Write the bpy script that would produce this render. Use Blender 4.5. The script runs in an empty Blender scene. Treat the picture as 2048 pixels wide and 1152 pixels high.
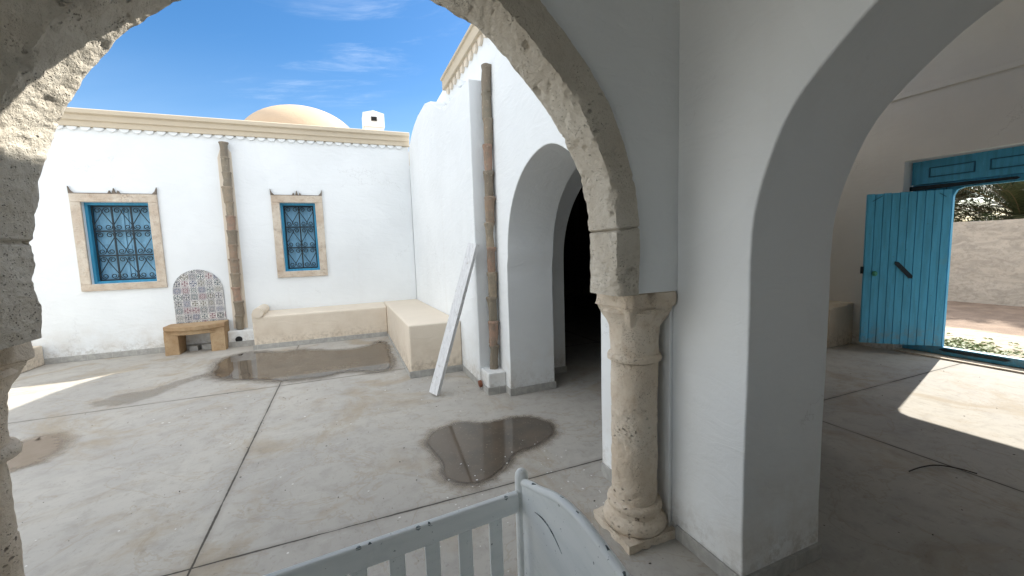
import bpy, bmesh, math, random
from mathutils import Vector, Matrix, noise
random.seed(7)
PI = math.pi
S = bpy.context.scene
COL = S.collection

# ------------------------------------------------------------------ camera
H = 1.7
yaw, pit, rol = math.radians(22.167), math.radians(5.7055), math.radians(-1.8255)
def camrows():
    cy, sy = math.cos(yaw), math.sin(yaw); cp, sp = math.cos(pit), math.sin(pit); cr, sr = math.cos(rol), math.sin(rol)
    Rz = Matrix(((cy, -sy, 0), (sy, cy, 0), (0, 0, 1))); B = Matrix(((1, 0, 0), (0, 0, -1), (0, 1, 0)))
    Rx = Matrix(((1, 0, 0), (0, cp, -sp), (0, sp, cp))); Rr = Matrix(((cr, -sr, 0), (sr, cr, 0), (0, 0, 1)))
    return Rr @ Rx @ B @ Rz
M = camrows()
cam = bpy.data.cameras.new('camera'); co = bpy.data.objects.new('camera', cam); COL.objects.link(co)
rot = Matrix((M[0], -M[1], -M[2])).transposed()
co.matrix_world = Matrix.Translation((0, 0, H)) @ rot.to_4x4()
cam.sensor_width = 36; cam.lens = 817.13 / 2048 * 36; cam.clip_start = .02; cam.clip_end = 2000
S.camera = co

# ------------------------------------------------------------------ light
SUN_EL, SUN_AZ = math.radians(38), math.radians(15.2)      # azimuth from +X towards +Y
sd = Vector((math.cos(SUN_EL) * math.cos(SUN_AZ), math.cos(SUN_EL) * math.sin(SUN_AZ), math.sin(SUN_EL)))
sl = bpy.data.lights.new('sun', 'SUN'); so = bpy.data.objects.new('sun', sl); COL.objects.link(so)
sl.energy = 4.7; sl.angle = math.radians(.5); sl.color = (1, .95, .86)
so.rotation_euler = sd.to_track_quat('Z', 'Y').to_euler(); so.location = (0, 0, 20)
S.view_settings.view_transform = 'Standard'; S.view_settings.look = 'None'; S.view_settings.gamma = 1
S.view_settings.exposure = 1.0
S.view_settings.use_curve_mapping = False
S.cycles.max_bounces = 9; S.cycles.diffuse_bounces = 6

class NT:
    """small helper to write node trees as expressions"""
    def __init__(s, nt): s.nt = nt
    def n(s, t, **k):
        x = s.nt.nodes.new(t)
        for a, b in k.items(): setattr(x, a, b)
        return x
    def put(s, sock, v):
        if v is None: return
        if isinstance(v, bpy.types.NodeSocket): s.nt.links.new(v, sock)
        elif isinstance(v, (tuple, list)):
            v = tuple(v)
            sock.default_value = v if len(v) == len(sock.default_value) else (v + (1,))[:len(sock.default_value)]
        else: sock.default_value = v
    def m(s, op, a, b=None, c=None, clamp=False):
        x = s.n('ShaderNodeMath', operation=op, use_clamp=clamp)
        for i, v in enumerate((a, b, c)): s.put(x.inputs[i], v) if v is not None else None
        return x.outputs[0]
    def vm(s, op, a, b=None, o=0):
        x = s.n('ShaderNodeVectorMath', operation=op); s.put(x.inputs[0], a)
        if b is not None: s.put(x.inputs[1], b)
        return x.outputs[o]
    def sep(s, v):
        x = s.n('ShaderNodeSeparateXYZ'); s.put(x.inputs[0], v); return x.outputs
    def comb(s, a, b, c):
        x = s.n('ShaderNodeCombineXYZ')
        for i, v in enumerate((a, b, c)): s.put(x.inputs[i], v)
        return x.outputs[0]
    def noise(s, v, scale, detail=4, rough=.55, dist=0, o=0):
        x = s.n('ShaderNodeTexNoise'); s.put(x.inputs['Vector'], v); x.inputs['Scale'].default_value = scale
        x.inputs['Detail'].default_value = detail; x.inputs['Roughness'].default_value = rough; x.inputs['Distortion'].default_value = dist
        return x.outputs[o]
    def vor(s, v, scale, feature='F1', o='Distance', rand=1):
        x = s.n('ShaderNodeTexVoronoi', feature=feature); s.put(x.inputs['Vector'], v); x.inputs['Scale'].default_value = scale
        x.inputs['Randomness'].default_value = rand
        return x.outputs[o]
    def ss(s, v, a, b):        # smoothstep a..b -> 0..1
        x = s.n('ShaderNodeMapRange', interpolation_type='SMOOTHSTEP'); s.put(x.inputs[0], v)
        x.inputs[1].default_value = a; x.inputs[2].default_value = b; return x.outputs[0]
    def mr(s, v, a, b, c, d):
        x = s.n('ShaderNodeMapRange'); s.put(x.inputs[0], v)
        for i, q in enumerate((a, b, c, d)): x.inputs[i + 1].default_value = q
        return x.outputs[0]
    def mix(s, f, a, b, blend='MIX'):
        x = s.n('ShaderNodeMix', data_type='RGBA', blend_type=blend); s.put(x.inputs[0], f); s.put(x.inputs[6], a); s.put(x.inputs[7], b)
        return x.outputs[2]
    def bump(s, h, strength, dist, normal=None):
        x = s.n('ShaderNodeBump'); s.put(x.inputs['Height'], h); x.inputs['Strength'].default_value = strength; x.inputs['Distance'].default_value = dist
        if normal is not None: s.put(x.inputs['Normal'], normal)
        return x.outputs[0]
    def pos(s): return s.n('ShaderNodeNewGeometry').outputs['Position']
    def obj(s): return s.n('ShaderNodeTexCoord').outputs['Object']

# world: physical sky, a few wisps of cirrus, and bright cloud added out of view as fill
W = bpy.data.worlds.new('World'); S.world = W; W.use_nodes = True
nt = W.node_tree; nt.nodes.clear(); t = NT(nt)
sky = t.n('ShaderNodeTexSky', sky_type='NISHITA'); sky.sun_disc = False; sky.sun_elevation = SUN_EL
sky.sun_rotation = math.radians(90) - SUN_AZ; sky.altitude = 0; sky.air_density = 1.0; sky.dust_density = .6; sky.ozone_density = 2.5
hs = t.n('ShaderNodeHueSaturation'); t.put(hs.inputs['Color'], sky.outputs[0]); hs.inputs['Saturation'].default_value = 1.3; hs.inputs['Value'].default_value = 1.3
d = t.n('ShaderNodeTexCoord').outputs['Generated']; dx, dy, dz = t.sep(d)
zz = t.m('MAXIMUM', t.m('ADD', dz, .12), .05)
pl = t.comb(t.m('DIVIDE', dx, zz), t.m('DIVIDE', dy, zz), 0)
warp = t.vm('ADD', pl, t.vm('SCALE', t.noise(pl, 1.2, 3, o=1), None)) if False else pl
rotn = t.n('ShaderNodeVectorRotate', rotation_type='Z_AXIS'); t.put(rotn.inputs[0], pl); rotn.inputs['Angle'].default_value = math.radians(24)
st = t.vm('MULTIPLY', rotn.outputs[0], (.8, 2.0, 1))
wis = t.m('MULTIPLY', t.ss(t.noise(st, 1.5, 7, .68, .5), .50, .84), t.ss(t.noise(pl, .9, 2), .42, .62))
wis = t.m('MULTIPLY', wis, t.ss(dz, .03, .12))
# bright cloud added in the unseen sky to fill the shaded walls
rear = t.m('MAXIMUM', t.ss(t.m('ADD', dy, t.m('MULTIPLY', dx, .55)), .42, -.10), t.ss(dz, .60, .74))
fill_cloud = t.m('MULTIPLY', t.ss(t.noise(pl, .9, 5, .6, .4), .33, .55), rear)
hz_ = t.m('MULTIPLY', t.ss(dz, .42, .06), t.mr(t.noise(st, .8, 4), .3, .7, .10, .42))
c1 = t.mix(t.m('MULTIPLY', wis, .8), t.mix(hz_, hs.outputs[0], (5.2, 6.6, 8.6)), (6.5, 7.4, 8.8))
c2 = t.mix(fill_cloud, c1, (12.5, 12.8, 13.2))
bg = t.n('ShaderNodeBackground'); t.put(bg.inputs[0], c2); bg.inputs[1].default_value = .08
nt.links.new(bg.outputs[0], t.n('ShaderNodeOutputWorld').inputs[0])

# ------------------------------------------------------------------ materials
MATS = {}
def mat(name, fn):
    m = bpy.data.materials.new(name); m.use_nodes = True; m.node_tree.nodes.clear()
    t = NT(m.node_tree); p = t.n('ShaderNodeBsdfPrincipled'); o = t.n('ShaderNodeOutputMaterial')
    m.node_tree.links.new(p.outputs[0], o.inputs[0])
    fn(t, p); MATS[name] = m; return m
def setp(t, p, **k):
    for a, b in k.items():
        t.put(p.inputs[{'col': 'Base Color', 'rough': 'Roughness', 'nrm': 'Normal', 'metal': 'Metallic', 'spec': 'Specular IOR Level', 'ior': 'IOR', 'coat': 'Coat Weight'}[a]], b)

def m_plaster(base, dirt=(.50, .42, .32), dirty=1.0):
    def f(t, p):
        P = t.pos(); x, y, z = t.sep(P)
        n1 = t.noise(P, .7, 4, .6); n2 = t.noise(P, 9, 4, .6)
        c = t.mix(t.ss(n1, .35, .7), base, tuple(b * .93 for b in base))
        sx = t.comb(t.m('MULTIPLY', x, 5), t.m('MULTIPLY', y, 5), t.m('MULTIPLY', z, .5))
        streak = t.ss(t.noise(sx, 1.0, 5, .6), .58, .8)
        c = t.mix(t.m('MULTIPLY', streak, .10 * dirty), c, dirt)
        low = t.m('MULTIPLY', t.ss(z, .80, .0), t.ss(t.noise(P, 3.5, 5, .65), .33, .75))
        c = t.mix(t.m('MULTIPLY', low, .50 * dirty), c, dirt)
        spl = t.m('MULTIPLY', t.ss(z, .34, .06), t.ss(t.noise(P, 16, 6, .75), .44, .62))
        c = t.mix(t.m('MULTIPLY', spl, .45 * dirty), c, tuple(q * .6 for q in dirt))
        scf = t.m('MULTIPLY', t.ss(t.noise(P, 24, 3, .8, .6), .66, .74), t.ss(t.noise(P, 1.4, 3), .52, .66))
        c = t.mix(t.m('MULTIPLY', scf, .30), c, tuple(q * .7 for q in base))
        cr = t.vor(t.vm('ADD', P, t.vm('MULTIPLY', t.noise(P, 2.5, 5, .7, o=1), (.9, .9, .9))), .55, 'DISTANCE_TO_EDGE')
        crk = t.m('MULTIPLY', t.ss(cr, .0045, .001), t.ss(t.noise(t.vm('ADD', P, (5, 5, 5)), .8, 2), .53, .60))
        c = t.mix(t.m('MULTIPLY', crk, .22), c, (.30, .29, .27))
        rep_ = t.ss(t.noise(t.vm('ADD', P, (9, 2, 4)), 1.1, 2, .4, .8), .57, .585)
        c = t.mix(t.m('MULTIPLY', rep_, .30), c, tuple(q * .94 for q in base))
        tw = t.noise(t.vm('MULTIPLY', P, (1.4, 1.4, 3.5)), 2.2, 4, .6, 1.2)
        b1 = t.bump(t.m('ADD', tw, t.m('MULTIPLY', rep_, .06)), .24, .035)
        b2 = t.bump(t.m('SUBTRACT', t.noise(P, 38, 5, .65), crk), .28, .006, b1)
        setp(t, p, col=c, rough=.82, spec=.25, nrm=b2)
    return f
mat('plaster', m_plaster((.81, .835, .84)))
mat('plaster_room', m_plaster((.82, .81, .78)))
mat('plaster_low', m_plaster((.73, .645, .53), (.48, .38, .28), 1.15))
mat('plaster_shade', m_plaster((.10, .09, .075)))  # near-black plaster; the darkness of the passage is put into its colour
mat('cream', m_plaster((.58, .50, .38), (.38, .30, .2), 1.6))
mat('dome_lime', m_plaster((.56, .43, .30), (.36, .27, .18), 2.5))

def f_stone(c1, c2, c3, pit=1.0, pscale=26):
    def f(t, p):
        P = t.pos()
        n = t.noise(P, 2.3, 6, .65, .3); n2 = t.noise(P, 17, 6, .7)
        c = t.mix(t.ss(n, .36, .66), c1, c2); c = t.mix(t.m('MULTIPLY', t.ss(n2, .48, .72), .55), c, c3)
        Q = t.vm('MULTIPLY', P, (1, 1, 1.35))
        warp = t.vm('ADD', Q, t.vm('MULTIPLY', t.noise(P, 14, 3, .6, o=1), (.06, .06, .06)))
        v1 = t.vor(warp, pscale); v2 = t.vor(warp, pscale * 3.1)
        gate = t.ss(t.noise(P, 3.0, 3, .6), .50, .66)
        pits = t.m('MULTIPLY', t.ss(v1, .26, .08), gate)
        pit2 = t.m('MULTIPLY', t.ss(v2, .30, .10), t.ss(t.noise(P, 9, 3, .6), .44, .6))
        allp = t.m('MAXIMUM', pits, t.m('MULTIPLY', pit2, .7))
        c = t.mix(t.m('MULTIPLY', allp, .72 * pit), c, tuple(q * .30 for q in c3))
        h = t.m('ADD', t.m('MULTIPLY', n2, .8), t.m('MULTIPLY', t.noise(P, 60, 4, .7), .35))
        h = t.m('SUBTRACT', h, t.m('MULTIPLY', allp, 1.1 * pit))
        setp(t, p, col=c, rough=.9, spec=.2, nrm=t.bump(h, 1.0, .02))
    return f
mat('arch_stone', f_stone((.53, .48, .40), (.62, .58, .50), (.46, .41, .33), .58, 20))
mat('column_stone', f_stone((.64, .54, .42), (.72, .64, .53), (.52, .40, .28), .95, 26))
mat('surround_stone', f_stone((.56, .46, .36), (.68, .61, .51), (.44, .31, .21), .8, 40))
mat('bench_stone', f_stone((.40, .27, .155), (.50, .37, .23), (.33, .20, .10), .5, 40))

def f_floor(t, p):
    P = t.pos(); x, y, z = t.sep(P)
    n = t.noise(P, .55, 6, .62, .5); nb = t.noise(t.vm('ADD', P, (13, 7, 0)), 1.1, 6, .66, .8); nf = t.noise(P, 26, 5, .7); nm = t.noise(P, 6, 5, .65, .4)
    c = t.mix(t.ss(n, .38, .64), (.435, .412, .37), (.37, .352, .322))
    c = t.mix(t.m('MULTIPLY', t.ss(nb, .49, .68), .68), c, (.325, .268, .19))
    c = t.mix(t.m('MULTIPLY', t.ss(nm, .45, .70), .26), c, (.20, .185, .165))
    c = t.mix(t.m('MULTIPLY', t.ss(nf, .56, .72), .35), c, (.15, .14, .125))
    sp = t.vor(P, 22); c = t.mix(t.m('MULTIPLY', t.ss(sp, .10, .05), t.m('MULTIPLY', t.ss(t.noise(P, 2.5, 4, .6), .48, .6), .6)), c, (.11, .095, .08))
    ring_ = t.noise(t.vm('ADD', P, (3, 9, 0)), .9, 5, .6, 1.5); tide = t.ss(t.m('ABSOLUTE', t.m('SUBTRACT', ring_, .5)), .012, .0)
    c = t.mix(t.m('MULTIPLY', tide, .35), c, (.30, .25, .18))
    dus = t.noise(t.vm('MULTIPLY', P, (14, 4, 1)), 1.6, 5, .75, .4); c = t.mix(t.m('MULTIPLY', t.ss(dus, .56, .70), .30), c, (.23, .20, .165))
    # worn, lighter scuffs and fine cracks
    scuff = t.ss(t.noise(t.vm('MULTIPLY', P, (3, 14, 1)), 1.3, 5, .7, .5), .58, .74)
    c = t.mix(t.m('MULTIPLY', scuff, .30), c, (.56, .54, .49))
    cr = t.vor(t.vm('ADD', P, t.vm('MULTIPLY', t.noise(P, 3, 4, .6, o=1), (.5, .5, 0))), .8, 'DISTANCE_TO_EDGE')
    crack = t.m('MULTIPLY', t.ss(cr, .007, .002), t.ss(t.noise(P, 1.3, 2), .5, .56))
    c = t.mix(t.m('MULTIPLY', crack, .0), c, (.10, .09, .08))
    # cut joints of the slab
    w = t.m('MULTIPLY', t.m('SUBTRACT', t.noise(P, 7, 3), .5), .010)
    jx = t.m('PINGPONG', t.m('ADD', t.m('ADD', x, .89 + 49), w), 2.45)
    jy = t.m('PINGPONG', t.m('ADD', t.m('SUBTRACT', y, 2.613 - 33.32), w), 1.666)
    j = t.m('MINIMUM', jx, jy); jw = t.mr(t.noise(P, 2.2, 4, .7), .3, .7, .002, .0125)
    jm = t.m('SUBTRACT', 1, t.ss(t.m('DIVIDE', j, jw), .5, 1.1)); halo = t.ss(j, .05, .004)
    c = t.mix(t.m('MULTIPLY', halo, .30), c, (.2, .18, .15))
    c = t.mix(t.m('MULTIPLY', jm, .88), c, (.045, .04, .034))
    h = t.m('SUBTRACT', t.m('ADD', t.m('MULTIPLY', nf, .25), t.m('MULTIPLY', nm, .5)), t.m('MULTIPLY', jm, 1.4))
    setp(t, p, col=c, rough=t.mr(n, .3, .7, .92, .72), spec=.2, nrm=t.bump(h, .55, .008))
mat('concrete', f_floor)
def f_skirt(t, p):
    P = t.pos(); x, y, z = t.sep(P)
    c = t.mix(t.ss(t.noise(P, 12, 5, .7), .35, .7), (.32, .315, .295), (.44, .43, .40))
    u = t.m('ADD', x, y); j = t.m('PINGPONG', u, .165)
    c = t.mix(t.m('MULTIPLY', t.ss(j, .006, .003), .5), c, (.5, .48, .44))
    setp(t, p, col=c, rough=.65, nrm=t.bump(t.noise(P, 25, 5, .7), .5, .006))
mat('skirting', f_skirt)
def f_puddle(t, p):
    P = t.pos(); n = t.noise(P, 2.2, 5, .6)
    c = t.mix(t.ss(n, .35, .7), (.125, .10, .075), (.085, .072, .058))
    c = t.mix(t.ss(t.noise(P, 45, 3, .6), .62, .72), c, (.2, .17, .13))
    setp(t, p, col=c, rough=.03, spec=.5, ior=1.33, nrm=t.bump(t.noise(P, 2.0, 2, .4), .03, .004))
    at = t.n('ShaderNodeAttribute', attribute_name='fade').outputs['Fac']
    t.put(p.inputs['Alpha'], t.ss(t.m('ADD', at, t.m('MULTIPLY', t.m('SUBTRACT', t.noise(P, 11, 6, .75), .5), .9)), .2, .7))
mat('puddle_water', f_puddle)
def soft(base, a, b_, rough):
    def f(t, p):
        P = t.pos(); c = t.mix(t.ss(t.noise(P, 5, 5, .7), .35, .7), a, b_)
        setp(t, p, col=c, rough=rough, spec=.45, nrm=t.bump(t.noise(P, 26, 5, .7), .35, .006))
        at = t.n('ShaderNodeAttribute', attribute_name='fade').outputs['Fac']
        k = t.m('ADD', at, t.m('MULTIPLY', t.m('SUBTRACT', t.noise(P, 9, 6, .75), .5), 1.1))
        t.put(p.inputs['Alpha'], t.m('MULTIPLY', t.ss(k, .15, .75), base))
    return f
mat('wet_concrete', soft(.7, (.23, .195, .155), (.19, .165, .135), .3))
mat('damp', soft(.36, (.25, .21, .165), (.30, .26, .21), .45))
mat('silt', soft(.45, (.33, .27, .20), (.38, .32, .25), .8))
mat('muddy', soft(.75, (.27, .21, .15), (.31, .25, .19), .6))

def f_wood_blue(base):
    def f(t, p):
        P = t.pos(); g = t.vm('MULTIPLY', P, (9, 9, .8)); n = t.noise(g, 2.5, 5, .6, .4)
        c = t.mix(t.ss(n, .35, .7), base, tuple(b * .78 for b in base))
        c = t.mix(t.m('MULTIPLY', t.ss(t.noise(P, 40, 4, .7), .64, .70), .6), c, (.06, .08, .09))
        c = t.mix(t.m('MULTIPLY', t.ss(t.noise(t.vm('MULTIPLY', P, (8, 8, .9)), 3.2, 6, .75), .60, .70), .35), c, tuple(min(1, q * 1.5 + .08) for q in base))
        c = t.mix(t.m('MULTIPLY', t.m('MULTIPLY', t.ss(t.sep(P)[2], .55, .15), t.ss(t.noise(P, 9, 5, .75), .42, .62)), .45), c, (.22, .22, .19))
        c = t.mix(t.m('MULTIPLY', t.ss(t.noise(P, 3, 4, .7), .6, .75), .3), c, (.16, .36, .44))
        setp(t, p, col=c, rough=.5, spec=.4, nrm=t.bump(n, .35, .006))
    return f
mat('blue_paint', f_wood_blue((.085, .43, .68)))
mat('blue_shutter', f_wood_blue((.24, .50, .70)))
mat('window_blue', f_wood_blue((.035, .27, .45)))
mat('crest_dark', f_stone((.17, .14, .11), (.24, .20, .16), (.12, .10, .08), .4, 40))
mat('blue_dark', f_wood_blue((.015, .13, .23)))
def f_iron(t, p):
    P = t.pos(); c = t.mix(t.ss(t.noise(P, 30, 4, .7), .5, .7), (.012, .025, .035), (.03, .05, .055))
    setp(t, p, col=c, rough=.5, metal=.3, nrm=t.bump(t.noise(P, 80, 3), .3, .002))
mat('iron', f_iron)
def f_clay(t, p):
    r = t.n('ShaderNodeObjectInfo').outputs['Random']; P = t.pos()
    ramp = t.n('ShaderNodeValToRGB'); t.put(ramp.inputs[0], r); e = ramp.color_ramp; e.interpolation = 'CONSTANT'
    cs = [(.27, .215, .155), (.28, .20, .14), (.21, .17, .125), (.31, .25, .18), (.25, .21, .155), (.33, .215, .155)]
    e.elements[0].color = cs[0] + (1,); e.elements[1].position = .17; e.elements[1].color = cs[1] + (1,)
    for i in range(2, 6): q = e.elements.new(i / 6); q.color = cs[i] + (1,)
    c = t.mix(t.m('MULTIPLY', t.ss(t.noise(P, 9, 6, .7), .38, .68), .75), ramp.outputs[0], (.20, .18, .14))
    c = t.mix(t.m('MULTIPLY', t.ss(t.noise(P, 30, 4, .7), .58, .7), .5), c, (.50, .44, .35))
    setp(t, p, col=c, rough=.85, nrm=t.bump(t.noise(P, 30, 5, .7), .6, .008))
mat('clay', f_clay)
def f_gatewood(t, p):
    P = t.obj(); n = t.noise(t.vm('MULTIPLY', P, (1, 1, 6)), 5, 4, .6)
    c = t.mix(t.ss(n, .4, .7), (.86, .88, .86), (.80, .83, .81))
    c = t.mix(t.m('MULTIPLY', t.ss(t.noise(P, 60, 4, .7), .66, .70), .8), c, (.05, .07, .08))
    c = t.mix(t.m('MULTIPLY', t.ss(t.noise(P, 3.5, 5, .7), .55, .75), .3), c, (.38, .42, .43))
    setp(t, p, col=c, rough=.42, spec=.45, nrm=t.bump(t.noise(P, 30, 3), .15, .003))
mat('crib_paint', f_gatewood)
def f_chip(t, p):
    P = t.obj(); setp(t, p, col=t.mix(t.ss(t.noise(P, 35, 4, .7), .42, .6), (.03, .045, .05), (.30, .34, .34)), rough=.7)
mat('bare_edge', f_chip)
def f_board(t, p):
    P = t.pos(); c = t.mix(t.ss(t.noise(P, 14, 5, .7), .4, .7), (.74, .75, .76), (.62, .63, .64)); setp(t, p, col=c, rough=.6, nrm=t.bump(t.noise(P, 30, 4), .3, .004))
def f_board2(t, p):
    P = t.pos(); g = t.noise(t.vm('MULTIPLY', P, (30, 30, 2.2)), 1.5, 6, .7, .3)
    c = t.mix(t.ss(g, .35, .7), (.76, .77, .78), (.60, .61, .62)); c = t.mix(t.m('MULTIPLY', t.ss(t.noise(P, 18, 5, .75), .58, .66), .6), c, (.38, .34, .29))
    setp(t, p, col=c, rough=.65, nrm=t.bump(g, .5, .006))
mat('board_paint', f_board2)
def f_sand(t, p):
    P = t.pos(); x, y, z = t.sep(P)
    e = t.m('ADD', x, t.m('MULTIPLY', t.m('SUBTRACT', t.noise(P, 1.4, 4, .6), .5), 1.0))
    soil_shade = t.ss(e, 10.5, 10.8)  # brown soil bed, its dark tone also standing in for wall shade
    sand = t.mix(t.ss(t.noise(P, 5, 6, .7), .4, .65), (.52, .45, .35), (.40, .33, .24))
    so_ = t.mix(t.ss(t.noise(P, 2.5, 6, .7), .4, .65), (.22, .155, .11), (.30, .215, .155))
    c = t.mix(soil_shade, sand, so_); c = t.mix(t.m('MULTIPLY', t.ss(t.noise(P, 30, 4, .7), .58, .68), .5), c, (.16, .12, .08))
    setp(t, p, col=c, rough=.95, nrm=t.bump(t.noise(P, 12, 6, .7), .9, .03))
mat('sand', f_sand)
def f_block(t, p):
    P = t.pos(); x, y, z = t.sep(P)
    c = t.mix(t.ss(t.noise(t.vm('MULTIPLY', P, (1, 1, 2.5)), 2.6, 6, .68, .8), .38, .66), (.50, .44, .37), (.36, .32, .27))
    c = t.mix(t.m('MULTIPLY', t.ss(t.noise(P, 13, 5, .7), .5, .66), .4), c, (.28, .25, .21))
    setp(t, p, col=c, rough=.95, nrm=t.bump(t.noise(P, 12, 6, .7), .8, .03))
mat('rough_render', f_block)
def f_leaf(a, b):
    def f(t, p):
        r = t.n('ShaderNodeNewGeometry').outputs['Random Per Island']
        setp(t, p, col=t.mix(r, a, b), rough=.55, spec=.3)
    return f
mat('palm_leaf', f_leaf((.05, .075, .03), (.13, .13, .06)))
mat('dry_leaf', f_leaf((.22, .15, .08), (.12, .08, .045)))
mat('weed_leaf', f_leaf((.10, .14, .04), (.26, .27, .12)))
def f_trunk(t, p):
    P = t.pos(); setp(t, p, col=t.mix(t.noise(P, 12, 4), (.12, .08, .05), (.25, .18, .12)), rough=.95, nrm=t.bump(t.noise(P, 14, 4), 1, .04))
mat('trunk', f_trunk)
def f_tiles(t, p):
    P = t.pos(); x, y, z = t.sep(P); k = .124
    u = t.m('DIVIDE', t.m('ADD', x, 2.90), k); v = t.m('DIVIDE', t.m('SUBTRACT', z, .54), k)
    fu, fv = t.m('FLOOR', u), t.m('FLOOR', v)
    cu = t.m('SUBTRACT', t.m('SUBTRACT', u, fu), .5); cv = t.m('SUBTRACT', t.m('SUBTRACT', v, fv), .5)
    def wn(o):
        w = t.n('ShaderNodeTexWhiteNoise', noise_dimensions='3D'); t.put(w.inputs[0], t.comb(fu, fv, o)); return w.outputs[0]
    r1, r2, r3, r4 = wn(1.3), wn(5.1), wn(9.7), wn(14.2)
    R = t.m('SQRT', t.m('ADD', t.m('MULTIPLY', cu, cu), t.m('MULTIPLY', cv, cv))); A = t.m('ARCTAN2', cv, cu)
    petals = t.m('COSINE', t.m('MULTIPLY', A, t.m('MULTIPLY', t.m('ADD', 1, t.m('ROUND', r1)), 4)))
    star = t.m('SUBTRACT', t.m('ADD', .25, t.m('MULTIPLY', petals, .13)), R)
    rings = t.m('SINE', t.m('ADD', t.m('MULTIPLY', R, t.mr(r2, 0, 1, 28, 48)), t.m('MULTIPLY', petals, 1.2)))
    diag = t.m('MULTIPLY', t.m('SINE', t.m('MULTIPLY', t.m('ADD', cu, cv), 22)), t.m('SINE', t.m('MULTIPLY', t.m('SUBTRACT', cu, cv), 22)))
    ramp = t.n('ShaderNodeValToRGB'); t.put(ramp.inputs[0], r3); e = ramp.color_ramp; e.interpolation = 'CONSTANT'
    cs = [(.04, .05, .12), (.17, .06, .08), (.07, .08, .08), (.05, .08, .09), (.11, .10, .07), (.07, .07, .09)]
    e.elements[0].color = cs[0] + (1,); e.elements[1].position = .17; e.elements[1].color = cs[1] + (1,)
    for i in range(2, 6): q = e.elements.new(i / 6); q.color = cs[i] + (1,)
    white = (.80, .79, .76)
    bgc = t.mix(t.m('MULTIPLY', t.ss(r4, .45, .55), .5), white, (.40, .40, .41))
    c = t.mix(t.ss(rings, .1, .3), bgc, ramp.outputs[0])
    c = t.mix(t.ss(star, -.01, .01), c, t.mix(t.ss(petals, -.2, .3), white, ramp.outputs[0]))
    c = t.mix(t.m('MULTIPLY', t.ss(diag, .3, .5), t.ss(R, .28, .33)), c, (.13, .14, .17))
    c = t.mix(t.ss(t.m('SUBTRACT', .07, R), -.01, .01), c, (.10, .07, .06))
    ed = t.m('MAXIMUM', t.m('ABSOLUTE', cu), t.m('ABSOLUTE', cv))
    c = t.mix(t.ss(ed, .472, .488), c, (.60, .58, .55))
    setp(t, p, col=c, rough=.3, spec=.5)
mat('glazed_tiles', f_tiles)
def f_flat(col, rough=.8):
    return lambda t, p: setp(t, p, col=t.mix(t.noise(t.pos(), 20, 4), col, tuple(q * .8 for q in col)), rough=rough)
mat('void', f_flat((.01, .01, .01))); mat('flake', f_flat((.72, .71, .68))); mat('verdigris', f_flat((.06, .30, .20)))
mat('twig_bark', f_flat((.035, .025, .02))); mat('rust', f_flat((.22, .08, .04)))

# ------------------------------------------------------------------ object helpers
def root_loc(o):
    v = Vector((0, 0, 0))
    while o is not None: v += o.location; o = o.parent
    return v
def obj(name, bm, m, parent=None, smooth=None, bevel=None, label=None):
    """links bm as one mesh object; geometry is given in world coordinates"""
    if bm.verts:
        bmesh.ops.recalc_face_normals(bm, faces=bm.faces)
        if parent is not None: bmesh.ops.translate(bm, verts=bm.verts, vec=-root_loc(parent))
    me = bpy.data.meshes.new(name); bm.to_mesh(me); bm.free()
    me.materials.append(MATS[m])
    if smooth:
        me.polygons.foreach_set('use_smooth', [True] * len(me.polygons))
        if smooth is not True: me.set_sharp_from_angle(angle=math.radians(smooth))
    o = bpy.data.objects.new(name, me); COL.objects.link(o)
    if parent is not None: o.parent = parent
    if bevel:
        b = o.modifiers.new('bevel', 'BEVEL'); b.width = bevel; b.segments = 3; b.limit_method = 'ANGLE'; b.angle_limit = math.radians(35); b.harden_normals = False
    if label: o['label'] = label
    return o
def thing(name, label, cat, loc, group=None):
    o = bpy.data.objects.new(name, None); COL.objects.link(o); o.location = loc; o.empty_display_size = .2
    o['label'] = label; o['category'] = cat
    if group: o['group'] = group
    return o
def tag(o, label, cat, group=None):
    o['label'] = label; o['category'] = cat
    if group: o['group'] = group
    return o
def struct(name, bm, m, kind='structure', **k):
    o = obj(name, bm, m, **k); o['kind'] = kind; return o
def box(bm, a, b):
    vs = [bm.verts.new((x, y, z)) for x in (a[0], b[0]) for y in (a[1], b[1]) for z in (a[2], b[2])]
    for f in ((0, 1, 3, 2), (4, 6, 7, 5), (0, 4, 5, 1), (2, 3, 7, 6), (0, 2, 6, 4), (1, 5, 7, 3)): bm.faces.new([vs[i] for i in f])
    return vs
def bx(a, b):
    bm = bmesh.new(); box(bm, a, b); return bm
def prism(bm, pts, axis, a0, a1):
    """pts: 2-D outline in the plane across `axis` (x:(y,z), y:(x,z), z:(x,y)), solid from a0 to a1"""
    def P(p, a): return (a, p[0], p[1]) if axis == 'x' else (p[0], a, p[1]) if axis == 'y' else (p[0], p[1], a)
    A = [bm.verts.new(P(p, a0)) for p in pts]; B = [bm.verts.new(P(p, a1)) for p in pts]; n = len(pts)
    bm.faces.new(A); bm.faces.new(B[::-1])
    for i in range(n): bm.faces.new((A[i], A[(i + 1) % n], B[(i + 1) % n], B[i]))
def pr(pts, axis, a0, a1):
    bm = bmesh.new(); prism(bm, pts, axis, a0, a1); return bm
def lathe(bm, c, prof, n=48, wob=0):
    rings = []
    for r, z in prof:
        rings.append([bm.verts.new((c[0] + r * math.cos(2 * PI * i / n), c[1] + r * math.sin(2 * PI * i / n), c[2] + z)) for i in range(n)])
    for a, b in zip(rings, rings[1:]):
        for i in range(n): bm.faces.new((a[i], a[(i + 1) % n], b[(i + 1) % n], b[i]))
    bm.faces.new(rings[0][::-1]); bm.faces.new(rings[-1])
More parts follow.
